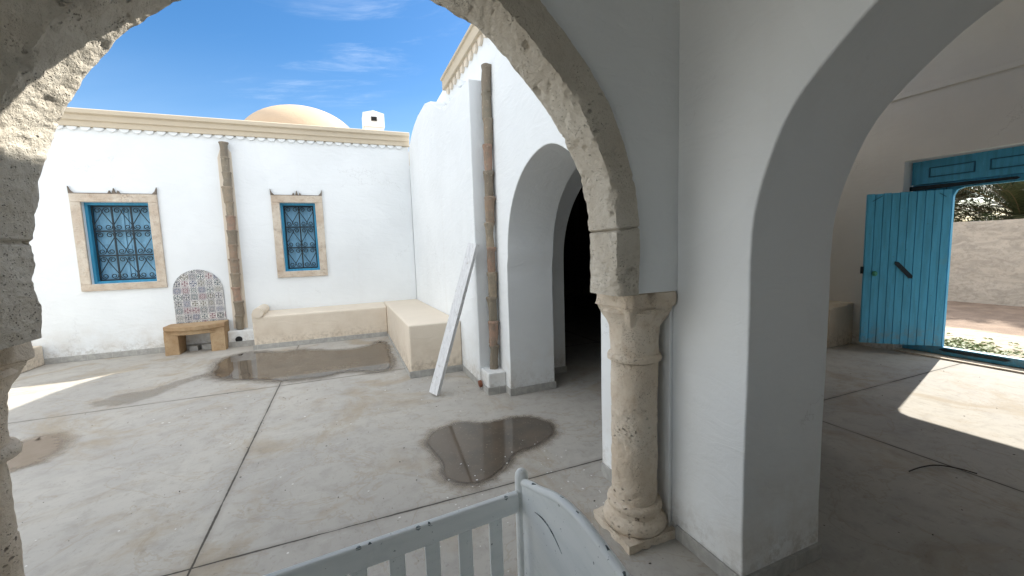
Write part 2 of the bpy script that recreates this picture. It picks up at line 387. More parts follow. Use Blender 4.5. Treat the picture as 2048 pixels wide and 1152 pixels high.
def tube(bm, pts, r, n=6):
    pts = [Vector(p) for p in pts]; rings = []; up = None
    for i, p in enumerate(pts):
        d = (pts[min(i + 1, len(pts) - 1)] - pts[max(i - 1, 0)]).normalized()
        if up is None: up = d.orthogonal().normalized()
        up = (up - d * up.dot(d)).normalized(); s = d.cross(up)
        rr = r[i] if isinstance(r, (list, tuple)) else r
        rings.append([bm.verts.new(p + (up * math.cos(2 * PI * k / n) + s * math.sin(2 * PI * k / n)) * rr) for k in range(n)])
    for a, b in zip(rings, rings[1:]):
        for i in range(n): bm.faces.new((a[i], a[(i + 1) % n], b[(i + 1) % n], b[i]))
    bm.faces.new(rings[0][::-1]); bm.faces.new(rings[-1])
def catmull(P, n=8, closed=False):
    out = []; m = len(P); rng = range(m if closed else m - 1)
    for i in rng:
        p = [P[(i + k) % m] if closed else P[min(max(i + k, 0), m - 1)] for k in (-1, 0, 1, 2)]
        for j in range(n):
            u = j / n
            out.append(tuple(.5 * (2 * b + (c - a) * u + (2 * a - 5 * b + 4 * c - d) * u * u + (-a + 3 * b - 3 * c + d) * u ** 3) for a, b, c, d in zip(*p)))
    if not closed: out.append(tuple(P[-1]))
    return out
def fbm(p, s, o=4): return noise.fractal(Vector(p) * s, .8, 2.0, o)
def rough(bm, amp, s, seed=0):
    bm.normal_update()
    for v in bm.verts: v.co += v.normal * fbm(v.co + Vector((seed, seed, 0)), s) * amp
def dense_box(bm, a, b, st):
    """box whose faces are gridded, to be roughened"""
    vs = box(bm, a, b); cuts = int(max(abs(b[i] - a[i]) for i in range(3)) / st)
    es = list({e for v in vs for e in v.link_edges})
    for e in es: pass
    for ax in range(3):
        n = int(abs(b[ax] - a[ax]) / st)
        for k in range(1, n):
            q = [0, 0, 0]; q[ax] = a[ax] + (b[ax] - a[ax]) * k / n; nn = [0, 0, 0]; nn[ax] = 1
            geo = [g for g in list(bm.verts) + list(bm.edges) + list(bm.faces)]
            bmesh.ops.bisect_plane(bm, geom=geo, plane_co=q, plane_no=nn)

# ------------------------------------------------------------------ ground
bm = bmesh.new(); box(bm, (-9, -6, -.06), (7.55, 12, 0)); struct('courtyard_floor', bm, 'concrete')
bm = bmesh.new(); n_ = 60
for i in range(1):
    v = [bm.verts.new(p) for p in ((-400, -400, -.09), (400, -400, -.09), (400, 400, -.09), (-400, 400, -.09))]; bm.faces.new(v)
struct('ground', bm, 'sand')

# ------------------------------------------------------------------ back building (beyond the courtyard)
YA = 9.15
bk = thing('courtyard_house', 'long white house across the courtyard with two blue grilled windows and cream cornice', 'house', (-2.5, YA, 0))
def wall_with_holes(x0, x1, z0, z1, y0, y1, holes):
    """front wall in the x-z plane, y0 = seen face, rectangular holes through it"""
    bm = bmesh.new(); xs = sorted({x0, x1} | {h[0] for h in holes} | {h[1] for h in holes}); zs = sorted({z0, z1} | {h[2] for h in holes} | {h[3] for h in holes})
    V = {}
    def v(x, y, z):
        k = (round(x, 4), y, round(z, 4))
        if k not in V: V[k] = bm.verts.new(k)
        return V[k]
    def ish(i, j): 
        if i < 0 or j < 0 or i >= len(xs) - 1 or j >= len(zs) - 1: return True
        cx, cz = (xs[i] + xs[i + 1]) / 2, (zs[j] + zs[j + 1]) / 2
        return any(h[0] < cx < h[1] and h[2] < cz < h[3] for h in holes)
    for i in range(len(xs) - 1):
        for j in range(len(zs) - 1):
            if ish(i, j): continue
            a, b, c, d = xs[i], xs[i + 1], zs[j], zs[j + 1]
            for y in (y0, y1): bm.faces.new((v(a, y, c), v(b, y, c), v(b, y, d), v(a, y, d)))
            for (di, dj, p, q) in ((-1, 0, (a, c), (a, d)), (1, 0, (b, c), (b, d)), (0, -1, (a, c), (b, c)), (0, 1, (a, d), (b, d))):
                if ish(i + di, j + dj): bm.faces.new((v(p[0], y0, p[1]), v(q[0], y0, q[1]), v(q[0], y1, q[1]), v(p[0], y1, p[1])))
    return bm
W1 = (-4.0, -3.104, 1.295, 2.681); W2 = (-1.086, -.46, 1.363, 2.702)
obj('wall', wall_with_holes(-6.6, 1.437, -.05, 3.90, YA, YA + .42, (W1, W2)), 'plaster', bk)
# cornice: cream band with a small lip, and a row of little scallops under it
bm = bmesh.new()
prism(bm, [(YA - .10, 4.085), (YA - .13, 4.10), (YA - .13, 4.165), (YA - .10, 4.18), (YA + .42, 4.18), (YA + .42, 3.905), (YA - .055, 3.905), (YA - .055, 3.985), (YA - .085, 4.0), (YA - .085, 4.085)], 'x', -6.6, 1.452)
cor = obj('cornice', bm, 'cream', bk, bevel=.006)
bm = bmesh.new(); x = -6.5
while x < 1.38:
    pts = [(x + .082 * math.cos(a) * .80, 3.905 - .062 * math.sin(a)) for a in [PI * k / 10 for k in range(11)]]
    prism(bm, pts, 'y', YA - .035, YA - .002)
    x += .168
obj('scallop_frieze', bm, 'plaster', cor, bevel=.006)
obj('skirting', bx((-6.6, YA - .018, 0), (-1.62, YA - .001, .10)), 'skirting', bk, bevel=.004)
obj('flat_roof', bx((-6.6, YA + .42, 3.6), (3.2, 22, 3.9)), 'dome_lime', bk)
bm = bmesh.new(); box(bm, (1.44, 9.575, -.05), (3.2, 9.9, 3.6)); obj('end_wall', bm, 'plaster', bk)
# dome and chimney
bm = bmesh.new(); prof = []
for k in range(0, 19):
    a = PI / 2 * k / 18; prof.append((1.78 * math.cos(a) + .001, 1.12 * math.sin(a)))
lathe(bm, (-.95, 14.2, 4.92), [(a * .93, b_) for a, b_ in prof], 64); 
obj('dome', bm, 'dome_lime', bk, smooth=50)
bm = bmesh.new(); lathe(bm, (-.95, 14.2, 3.9), [(1.95, 0), (1.95, 1.0), (1.80, 1.03)], 8); obj('drum', bm, 'plaster', bk)
ch = bmesh.new(); cx0, cx1, cy, cz0, cz1 = .73, 1.20, 11.6, 3.9, 5.22
box(ch, (cx0, cy, cz0), (cx1, cy + .45, 4.95 - .001)); 
prism(ch, [(cx0 - .03, 4.95), (cx1 + .03, 4.95), (cx1 + .03, 5.30), ((cx0 + cx1) / 2, 5.37), (cx0 - .03, 5.30)], 'y', cy - .03, cy + .48)
cho = obj('chimney', ch, 'plaster', bk, bevel=.01)
obj('chimney_vent', bx((.90, cy - .05, 5.10), (1.04, cy - .028, 5.20)), 'void', cho)

def spiral(cx, cz, R, a0, turns, sgn, n=22):
    return [(cx + R * (1 - .72 * k / n) * math.cos(a0 + sgn * 2 * PI * turns * k / n), cz + R * (1 - .72 * k / n) * math.sin(a0 + sgn * 2 * PI * turns * k / n)) for k in range(n + 1)]
def grille_mesh(x0, x1, z0, z1, nc, nr, y, flip0):
    bm = bmesh.new(); w = (x1 - x0) / nc; h = (z1 - z0) / nr
    for i in range(nc + 1): r = .012; box(bm, (x0 + i * w - r, y - .008, z0), (x0 + i * w + r, y + .008, z1))
    for j in range(nr + 1): r = .013; box(bm, (x0, y - .0065, z0 + j * h - r), (x1, y + .0065, z0 + j * h + r))
    for i in range(nc):
        for j in range(nr):
            cx, cz = x0 + (i + .5) * w, z0 + (j + .5) * h; up = ((nr - 1 - j) % 2 == 0) != flip0
            for s in (1, -1):
                R = .19 * w
                A = spiral(.23 * w, .33 * h, R, PI, 1.35, -1); B = spiral(-.25 * w, -.34 * h, R, PI, 1.35, 1)
                path = B[::-1] + [(-.47 * w, -.24 * h), (-.02 * w, .24 * h)] + A
                q = [(cx + s * px, y - .002, cz + (pz if up else -pz)) for px, pz in path]
                tube(bm, q, .007, 5)
    return bm
def window(o, nc, nr, flip, label):
    x0, x1, z0, z1 = o
    f = bmesh.new(); t_ = .135; tt = .135; sl_ = .115; yf = YA - .035
    # four stones with mitred look
    box(f, (x0 - t_, yf, z0), (x0, YA + .01, z1)); box(f, (x1, yf, z0), (x1 + t_, YA + .01, z1))
    box(f, (x0 - t_, yf - .003, z1 + .001), (x1 + t_, YA + .01, z1 + tt)); box(f, (x0 - t_, yf - .003, z0 - sl_), (x1 + t_, YA + .01, z0 - .001))
    xm = (x0 + x1) / 2
    so_ = obj('stone_surround', f, 'surround_stone', None, bevel=.006)
    win = bpy.data.objects.new('window', so_.data); bpy.data.objects.remove(so_)
    COL.objects.link(win); win.parent = bk
    for v in win.data.vertices: v.co -= bk.location
    b = win.modifiers.new('bevel', 'BEVEL'); b.width = .006; b.segments = 2
    win['label'] = label
    fm = bmesh.new(); zt = z1 + tt
    for s, xe in ((-1, x0 - t_), (1, x1 + t_)):
        prism(fm, [(xe, zt), (xe - s * -.004, zt + .125), (xe - s * .022, zt + .055), (xe - s * .06, zt + .014), (xe - s * .10, zt)][::s], 'y', yf, YA - .004)
    for k, hh in ((-.058, .06), (0, .10), (.058, .06)): prism(fm, [(xm + k - .028, zt), (xm + k + .028, zt), (xm + k, zt + hh)], 'y', yf, YA - .004)
    prism(fm, [(x0 - t_, zt + .0005), (x1 + t_, zt + .0005), (x1 + t_, zt + .012), (x0 - t_, zt + .012)], 'y', yf + .002, YA - .004)
    obj('crest', fm, 'crest_dark', win)
    j = bmesh.new()       # blue timber lining of the reveal
    c = .042; y0, y1 = YA + .07, YA + .30
    box(j, (x0 + .001, y0, z0 + .001), (x0 + c, y1, z1 - .001)); box(j, (x1 - c, y0, z0 + .001), (x1 - .001, y1, z1 - .001))
    box(j, (x0 + c, y0 + .001, z1 - c), (x1 - c, y1, z1 - .001)); box(j, (x0 + c, y0 + .001, z0 + .001), (x1 - c, y1, z0 + c))
    obj('frame', j, 'window_blue', win)
    obj('grille', grille_mesh(x0 + c + .012, x1 - c - .012, z0 + c + .012, z1 - c - .012, nc, nr, YA + .165, flip), 'iron', win)
    s = bmesh.new(); ys = YA + .25; xm = (x0 + x1) / 2
    for a, b_ in ((x0 + c, xm - .004), (xm + .004, x1 - c)):
        box(s, (a, ys, z0 + c), (b_, ys + .03, z1 - c))
        fw = .055; box(s, (a + .002, ys - .012, z0 + c + .002), (a + fw, ys + .002, z1 - c - .002)); box(s, (b_ - fw, ys - .012, z0 + c + .002), (b_ - .002, ys + .002, z1 - c - .002))
        for zq in (z0 + c + .002, (z0 + z1) / 2 - fw / 2, z1 - c - fw): box(s, (a + fw, ys - .011, zq), (b_ - fw, ys + .002, zq + fw))
    obj('shutter', s, 'blue_shutter', win, bevel=.003)
window(W1, 3, 3, False, 'wider left window, grille three cells across')
window(W2, 2, 3, True, 'narrower right window, grille two cells across')

# ------------------------------------------------------------------ side wing: one long wall with two arched openings
sw = thing('side_building', 'white wing on the right with two deep arched openings, high curved shoulder and buttress', 'building', (2, 4, 0))
def arc(c, zc, hw, hh, a0, a1, n): return [(c + hw * math.cos(a), zc + hh * math.sin(a)) for a in [a0 + (a1 - a0) * k / n for k in range(n + 1)]]
X0, X1 = 1.672, 2.245
TOPP = [(9.58, 3.55), (9.35, 3.74), (9.1, 3.90), (8.75, 4.07), (8.4, 4.16), (7.9, 4.235), (7.2, 4.27), (6.55, 4.29)]
archD = arc(.40, 1.66, .882, .935, PI, 0, 40); archB = arc(3.28, 1.60, .845, .97, PI, PI / 2, 20)[:-1] + arc(3.28, 1.60, .925, .97, PI / 2, 0, 20)
def wob(L, a=.006): return [(p[0] + a * noise.noise(Vector((p[0] * 3, p[1] * 3, 1))), p[1] + a * noise.noise(Vector((p[0] * 3, p[1] * 3, 5)))) for p in L]
archD, archB = wob(archD, .012), wob(archB, .012)
def jamb(y, z0, z1, a=.006): n = 14; return [(y + a * noise.noise(Vector((y * 5, (z0 + (z1 - z0) * k / n) * 2.3, 2))) + a * .5 * noise.noise(Vector((y, (z0 + (z1 - z0) * k / n) * 9, 7))), z0 + (z1 - z0) * k / n) for k in range(n + 1)]
pts = [(-4, -.05), (-.485, -.05)] + archD + jamb(1.283, 1.6, -.05) + jamb(2.442, -.05, 1.5) + archB + jamb(4.238, 1.5, -.05) + [(9.58, -.05)] + TOPP + [(3.05, 4.29), (3.05, 4.15), (-4, 4.15)]
obj('wall', pr(pts, 'x', X0, X1), 'plaster', sw, smooth=30, bevel=.009)
# lower thickening of the wall with its sloped shoulder
sh = [(4.655, -.05), (9.14, -.05), (9.14, 3.86), (8.75, 4.03), (8.4, 4.12), (7.9, 4.18), (7.2, 4.17), (6.75, 4.06), (6.4, 3.88), (6.1, 3.74), (5.7, 3.675), (4.655, 3.62)]
obj('buttress', pr(sh, 'x', 1.44, X0 - .001), 'plaster', sw, bevel=.012)
bm = bmesh.new()
for (yy, zz_) in ((5.62, 3.70), (5.35, 3.84)):
    obj('rain_spout', pr([(yy, zz_ - .03), (yy + .16, zz_), (yy + .02, zz_ + .045)], 'x', 1.45 if zz_ < 3.8 else 1.55, 1.80), 'plaster', sw, bevel=.006)
# inner, wider arched wall behind the first arch
archI = arc(3.55, 1.50, 1.17, 1.10, PI, 0, 36)
pts = [(2.26, -.05), (2.38, -.05)] + archI + [(4.72, -.05), (5.6, -.05), (5.6, 3.6), (2.26, 3.6)]
obj('inner_wall', pr(pts, 'x', X1 + .002, 2.67), 'plaster', sw, smooth=30, bevel=.01)
# cornice on the wing
bm = bmesh.new()
prism(bm, [(X0 - .075, 4.17), (X0 - .075, 4.30), (X0 - .10, 4.31), (X0 - .10, 4.345), (X0 + .5, 4.345), (X0 + .5, 4.292), (X0 - .001, 4.292), (X0 - .001, 4.17)], 'y', 3.05, 6.545)
cor2 = obj('cornice', bm, 'cream', sw, bevel=.006)
bm = bmesh.new(); y = 3.2
while y < 6.45:
    prism(bm, [(y + .07 * math.cos(a), 4.17 - .10 * math.sin(a)) for a in [PI * k / 8 for k in range(9)]], 'x', X0 - .035, X0 - .002); y += .20
obj('scallop_frieze', bm, 'plaster_low', cor2)
bm = bmesh.new()
for a, b_ in (((X0 - .014, 1.945, 0), (X0 - .001, 2.43, .095)), ((1.43, 4.66, 0), (1.439, 5.46, .085)), ((X0 - .013, -1.2, 0), (X0 - .001, -.5, .08)),
              ((X0 - .014, 1.30, 0), (X0 - .001, 1.70, .082)), ((X0 - .014, 1.264, 0), (X1, 1.2835, .082)), ((X0 - .014, 1.284, 0), (X0 - .001, 1.299, .082)),
              ((X0 - .012, 4.221, 0), (X1 + .01, 4.2335, .085)), ((X0 - .012, 4.234, 0), (X0 - .001, 4.37, .085)), ((2.247, 4.705, 0), (2.68, 4.718, .085))):
    obj('skirting', bx(a, b_), 'skirting', sw, bevel=.003)
# roofs and upper storey of the wing, unseen walls added to darken the passage
obj('roof', pr([(X1 + .001, 2.10), (3.6, 2.10), (3.6, 4.752), (7.55, 4.752), (7.55, 12.2), (X1 + .001, 12.2)], 'z', 3.95, 4.1), 'dome_lime', sw)
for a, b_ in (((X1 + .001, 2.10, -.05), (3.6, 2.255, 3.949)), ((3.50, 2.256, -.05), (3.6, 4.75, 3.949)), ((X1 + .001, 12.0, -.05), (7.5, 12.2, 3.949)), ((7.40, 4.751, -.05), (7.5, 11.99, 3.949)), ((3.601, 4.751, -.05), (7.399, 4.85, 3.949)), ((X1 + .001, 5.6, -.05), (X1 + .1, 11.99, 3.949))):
    obj('added_partition', bx(a, b_), 'plaster_shade', sw)

# ------------------------------------------------------------------ right-hand room with the gate
rm = thing('gate_house', 'plain vaulted white room wall on the right that holds the blue gate', 'building', (7.5, 3, 0))
GY0, GY1, GZ = .55, 3.345, 2.725
bm = bmesh.new()
prism(bm, [(-4, -.05), (GY0, -.05), (GY0, GZ), (GY1, GZ), (GY1, -.05), (6.2, -.05), (6.2, 3.62), (-4, 3.62)], 'x', 7.4, 7.78)
obj('wall', bm, 'plaster_room', rm, bevel=.008)
v = []; R_ = 2.72
outl = [(7.43, 3.58), (7.365, 3.60), (7.36, 3.66)] + [(4.82 + 2.55 * math.cos(a), 3.67 + 1.5 * math.sin(a)) for a in [PI * k / 36 for k in range(37)]] 
outl = [(7.70, 3.622)] + outl[1:] + [(2.20, 3.6)] + [(4.84 + 2.80 * math.cos(a), 3.70 + 1.66 * math.sin(a)) for a in [PI - PI * k / 24 for k in range(25)]]
obj('vault', pr(outl, 'y', -4, 4.6), 'plaster_room', rm, smooth=30)
obj('end_wall', bx((3.601, 4.60, -.05), (7.399, 4.75, 3.70)), 'plaster_room', rm)  # stops low, leaving an added unseen opening under the vault to light the room
obj('rear_wall', pr([(X1, -.05), (7.78, -.05), (7.78, 3.6), (4.9, 3.6), (4.9, 5.3), (X1, 5.3)], 'y', -4.2, -4.001), 'plaster_room', rm)  # one upper side cut away out of view to brighten the room
obj('doorstep', bx((7.40, GY0 + .002, 0), (7.86, GY1 - .002, .022)), 'plaster_low', rm, bevel=.005)

gt = thing('gate', 'big blue wooden gate in the wall with its small wicket door standing open', 'gate', (7.6, 2.2, 0))
GX = 7.60; WY0, WY1, WZ0, WZ1 = .95, 2.895, .135, 2.30
bm = bmesh.new()
def ch_pts():
    c = .10
    return [(WY0, WZ0), (WY0, WZ1 - c), (WY0 + c * .3, WZ1 - c * .3), (WY0 + c, WZ1), (WY1 - c, WZ1), (WY1 - c * .3, WZ1 - c * .3), (WY1, WZ1 - c), (WY1, WZ0)]
hp = ch_pts()
prism(bm, [(GY0 + .02, .03), (GY1 - .02, .03), (GY1 - .02, 2.39), (GY0 + .02, 2.39)] if False else
      [(GY0 + .02, WZ0), *[(WY0, WZ0)], *hp[1:-1], (WY1, WZ0), (GY1 - .02, WZ0), (GY1 - .02, 2.39), (GY0 + .02, 2.39)], 'x', GX, GX + .055)
body = obj('board_panel', bm, 'blue_paint', gt, bevel=.004)
bm = bmesh.new()
for y in [GY0 + .1 + k * .11 for k in range(30)]:
    if (y < WY0 - .06) or (WY1 + .06 < y < GY1 - .05): obj('board_joint', bx((GX - .004, y, .2), (GX - .0005, y + .008, 2.34)), 'blue_dark', body)
obj('bottom_rail', bx((GX - .02, GY0 + .02, .03), (GX + .07, GY1 - .02, WZ0 - .001)), 'blue_paint', gt, bevel=.006)
bm = bmesh.new(); box(bm, (GX - .03, GY0 + .015, 2.392), (GX + .06, GY1 - .015, GZ - .012)); tr = obj('transom', bm, 'blue_paint', gt, bevel=.004)
bm = bmesh.new(); yy = GY1 - .20
while yy > GY0 + .3:
    a, b_ = yy - .45, yy; z0, z1 = 2.475, 2.61
    for (p, q) in (((GX - .042, a, z0), (GX - .031, b_, z0 + .012)), ((GX - .042, a, z1 - .012), (GX - .031, b_, z1)), ((GX - .042, a, z0 + .0125), (GX - .031, a + .012, z1 - .0125)), ((GX - .042, b_ - .012, z0 + .0125), (GX - .031, b_, z1 - .0125))): box(bm, p, q)
    yy -= .58; obj('panel_moulding', bm, 'blue_dark', tr); bm = bmesh.new()
bm = bmesh.new(); prism(bm, [(2.30, 2.342), (2.33, 2.325), (3.34, 2.312), (3.34, 2.372), (2.33, 2.358)], 'x', GX - .045, GX - .031); obj('iron_strap', bm, 'iron', gt)
bm = bmesh.new(); prism(bm, [(2.25, .095), (2.30, .075), (2.86, .078), (2.92, .10), (2.86, .118), (2.30, .115)], 'x', GX - .034, GX - .0205); obj('iron_strap', bm, 'iron', gt)
# leaf of the wicket door, swung into the room
HP = Vector((GX - .035, WY1 + .01, 0)); LP = Vector((6.93, 3.54, 0)); dv = (LP - HP); Lw = dv.length; dv.normalize(); nv = Vector((dv.y, -dv.x, 0))
if nv.x > 0: nv = -nv
def leafbox(bm, u0, u1, z0, z1, t0, t1):
    vs = box(bm, (u0, t0, z0), (u1, t1, z1))
    for v_ in vs: v_.co = HP + dv * v_.co.x + nv * v_.co.y + Vector((0, 0, v_.co.z))
bm = bmesh.new(); nb = 10; zb, zt = .148, 2.285
for k in range(nb):
    g = .004; u0, u1 = Lw * k / nb, Lw * (k + 1) / nb
    leafbox(bm, u0 + g, u1 - g, zb + random.uniform(0, .006), zt - random.uniform(0, .008), 0, .034)
leafbox(bm, .002, Lw - .002, zb + .01, zt - .01, -.012, .022)
lf = obj('door_leaf', bm, 'blue_paint', gt, bevel=.002)
bm = bmesh.new()
c, s_ = Lw * .555, 0
p0, p1 = Vector((Lw * .62, 1.33)), Vector((Lw * .40, 1.09)); dd = (p1 - p0).normalized(); nn = Vector((-dd.y, dd.x))
outl = [p0 - nn * .004, p0 + dd * .03 + nn * .026, p1 - dd * .03 + nn * .026, p1 + nn * .004, p1 - nn * .004, p1 - dd * .03 - nn * .026, p0 + dd * .03 - nn * .026, p0 + nn * -.003]
outl = [p0, p0 + dd * .03 + nn * .026, p1 - dd * .03 + nn * .026, p1, p1 - dd * .03 - nn * .026, p0 + dd * .03 - nn * .026]
A = [bm.verts.new(HP + dv * q.x + nv * .036 + Vector((0, 0, q.y))) for q in outl]; B = [bm.verts.new(HP + dv * q.x + nv * .05 + Vector((0, 0, q.y))) for q in outl]
bm.faces.new(A); bm.faces.new(B[::-1])
for i in range(6): bm.faces.new((A[i], A[(i + 1) % 6], B[(i + 1) % 6], B[i]))
obj('latch_bar', bm, 'iron', lf)
bm = bmesh.new(); cc = HP + dv * (Lw * .865) + nv * .045 + Vector((0, 0, 1.16)); bmesh.ops.create_uvsphere(bm, u_segments=14, v_segments=8, radius=.038, matrix=Matrix.Translation(cc) @ Matrix.Scale(.8, 4, (0, 1, 0))); obj('lock', bm, 'verdigris', lf, smooth=True)
bm = bmesh.new(); cc = HP + dv * (Lw + .012) + nv * .01 + Vector((0, 0, 1.21)); box(bm, cc - Vector((.015, .015, .05)), cc + Vector((.015, .015, .05))); obj('bolt', bm, 'iron', lf)
bm = bmesh.new()
for u0, u1, z0, z1 in ((Lw - .06, Lw - .17, 2.18, 2.25), (.06, .13, 2.19, 2.24)):
    q = [HP + dv * u0 + nv * .037 + Vector((0, 0, z0)), HP + dv * u1 + nv * .037 + Vector((0, 0, z1))]; tube(bm, q, .005, 5); obj('corner_brace', bm, 'blue_dark', lf); bm = bmesh.new()

# masonry bench in the right-hand room
bm = bmesh.new(); prism(bm, [(6.80, 0), (7.39, 0), (7.39, .66), (7.25, .66), (7.22, .63), (6.90, .62), (6.80, .60)], 'y', 3.87, 4.59)
tag(obj('masonry_bench', bm, 'plaster_low', bevel=.012), 'pale built-in bench against the wall beside the open blue wicket door', 'bench')

# ------------------------------------------------------------------ arcade wall with the big stone arch in front of the camera
INNER = [(-1.000, 1.435), (-.992, 1.50), (-.984, 1.60), (-.985, 1.72), (-.965, 1.87), (-.915, 2.07), (-.862, 2.20), (-.80, 2.32), (-.71, 2.445), (-.58, 2.575), (-.42, 2.685), (-.22, 2.775), (.02, 2.83), (.26, 2.835), (.48, 2.79), (.68, 2.715), (.82, 2.59), (.95, 2.46), (1.07, 2.315), (1.165, 2.14), (1.225, 1.98), (1.255, 1.80), (1.262, 1.66), (1.262, 1.55), (1.262, 1.435)]
CX, CZ = .138, 1.66
inn = catmull(INNER, 14)
def outer(p, w):
    x, z = p
    if z < CZ: return (x + (w if x > CX else -w), z)
    v_ = Vector((x - CX, z - CZ)).normalized(); return (x + v_.x * w, z + v_.y * w)
ringw = [.13 + .035 * max(0, math.sin(PI * k / (len(inn) - 1))) for k in range(len(inn))]
outp = [outer(p, ringw[i]) for i, p in enumerate(inn)]
aw = thing('arcade_wall', 'grey-white plastered wall that fills in around and above the big rough stone arch', 'wall', (0, 1.8, 0))
pts = [(-3.2, 1.436)] + [(outp[0][0], 1.436)] + [p for p in outp[1:-1:3]] + [(outp[-1][0], 1.436), (1.671, 1.436), (1.671, 4.3), (-3.2, 4.3)]
obj('wall', pr(pts, 'y', 1.712, 1.925), 'plaster', aw, smooth=30)
obj('end_pier', bx((-3.2, 1.71, 0), (-1.45, 1.94, 1.435)), 'plaster', aw, bevel=.01)
obj('engaged_pier', bx((1.648, 1.74, 0), (1.671, 1.94, 1.435)), 'plaster', aw, bevel=.004)

ar = thing('stone_arch', 'big rough pitted stone arch ring framing the courtyard view', 'arch', (CX, 1.81, 1.43))
JR, JL = 1.775, 1.60
def arch_part(i0, i1, name, joints=()):
    seg = []
    # resample finely
    base = inn[i0:i1 + 1]; ws = ringw[i0:i1 + 1]
    P = []; Wd = []
    for k in range(len(base) - 1):
        n = 2
        for j in range(n):
            u = j / n; P.append((base[k][0] * (1 - u) + base[k + 1][0] * u, base[k][1] * (1 - u) + base[k + 1][1] * u)); Wd.append(ws[k] * (1 - u) + ws[k + 1] * u)
    P.append(base[-1]); Wd.append(ws[-1])
    yf, yb = 1.690, 1.948; NW, NT_ = 9, 15
    bm = bmesh.new(); rings = []
    for (p, w) in zip(P, Wd):
        r = []; o = outer(p, w - .004)
        for k in range(NW): u = k / NW; r.append((o[0] * (1 - u) + p[0] * u, yf, o[1] * (1 - u) + p[1] * u, 0))
        for k in range(NT_): u = k / NT_; r.append((p[0], yf * (1 - u) + yb * u, p[1], 1))
        for k in range(NW + 1): u = k / NW; r.append((p[0] * (1 - u) + o[0] * u, yb, p[1] * (1 - u) + o[1] * u, 2))
        vs = []
        v_ = Vector((p[0] - CX, 0, max(0, p[1] - CZ))).normalized()
        for (x, y, z, f) in r:
            q = Vector((x, y, z)); nrm = Vector((0, -1, 0)) if f == 0 else (-v_ if f == 1 else Vector((0, 1, 0)))
            e = min(abs(y - yf), abs(y - yb)) if f == 1 else (q - Vector((p[0], y, p[1]))).length
            big = fbm(q, 3.2, 3) * .009; mid = fbm(q + Vector((9, 0, 0)), 13, 4) * .0045; fine = fbm(q + Vector((0, 5, 0)), 34, 4) * .005
            wear = 0
            if e < .04:        # chipped arrises
                wear = (.04 - e) / .04 * (.005 + .014 * max(0, fbm(q + Vector((3, 3, 3)), 7, 3) + .05))
            hole = max(0, noise.noise(q * 10 + Vector((21, 3, 8))) - .52) * .14 + max(0, noise.noise(q * 26 + Vector((2, 3, 8))) - .45) * .04
            jd = min(abs(p[1] - J) for J in (joints if joints else [99])); crack = .022 * max(0, 1 - jd / (.010 + .008 * noise.noise(q * 9))) * (1 if noise.noise(q * 4 + Vector((0, 0, 4))) > -.25 else .3)
            d_ = big + mid + fine - wear - hole - crack
            if f == 1: q += nrm * d_
            else: q += nrm * (d_ * .7)
            if e < .03 and f != 1: q += v_ * wear * .8
            if e < .03 and f == 1: q.y += (wear if abs(y - yf) < .03 else -wear) * .8
            vs.append(bm.verts.new(q))
        rings.append(vs)
    for a, b_ in zip(rings, rings[1:]):
        for i in range(len(a) - 1): bm.faces.new((a[i], a[i + 1], b_[i + 1], b_[i]))
        bm.faces.new((a[-1], a[0], b_[0], b_[-1]))
    bm.faces.new(rings[0]); bm.faces.new(rings[-1][::-1])
    return obj(name, bm, 'arch_stone', ar, smooth=38)
NI = len(inn) - 1
def idx(side, z):
    L = range(NI // 2, NI + 1) if side > 0 else range(NI // 2, -1, -1)
    for i in L:
        if inn[i][1] < z: return i
ir, il = idx(1, 1.775), idx(-1, 1.60)
arch_part(il, ir, 'arch_ring', (inn[ir][1],)); arch_part(ir, NI, 'springer', (inn[ir][1],)); arch_part(0, il, 'springer')

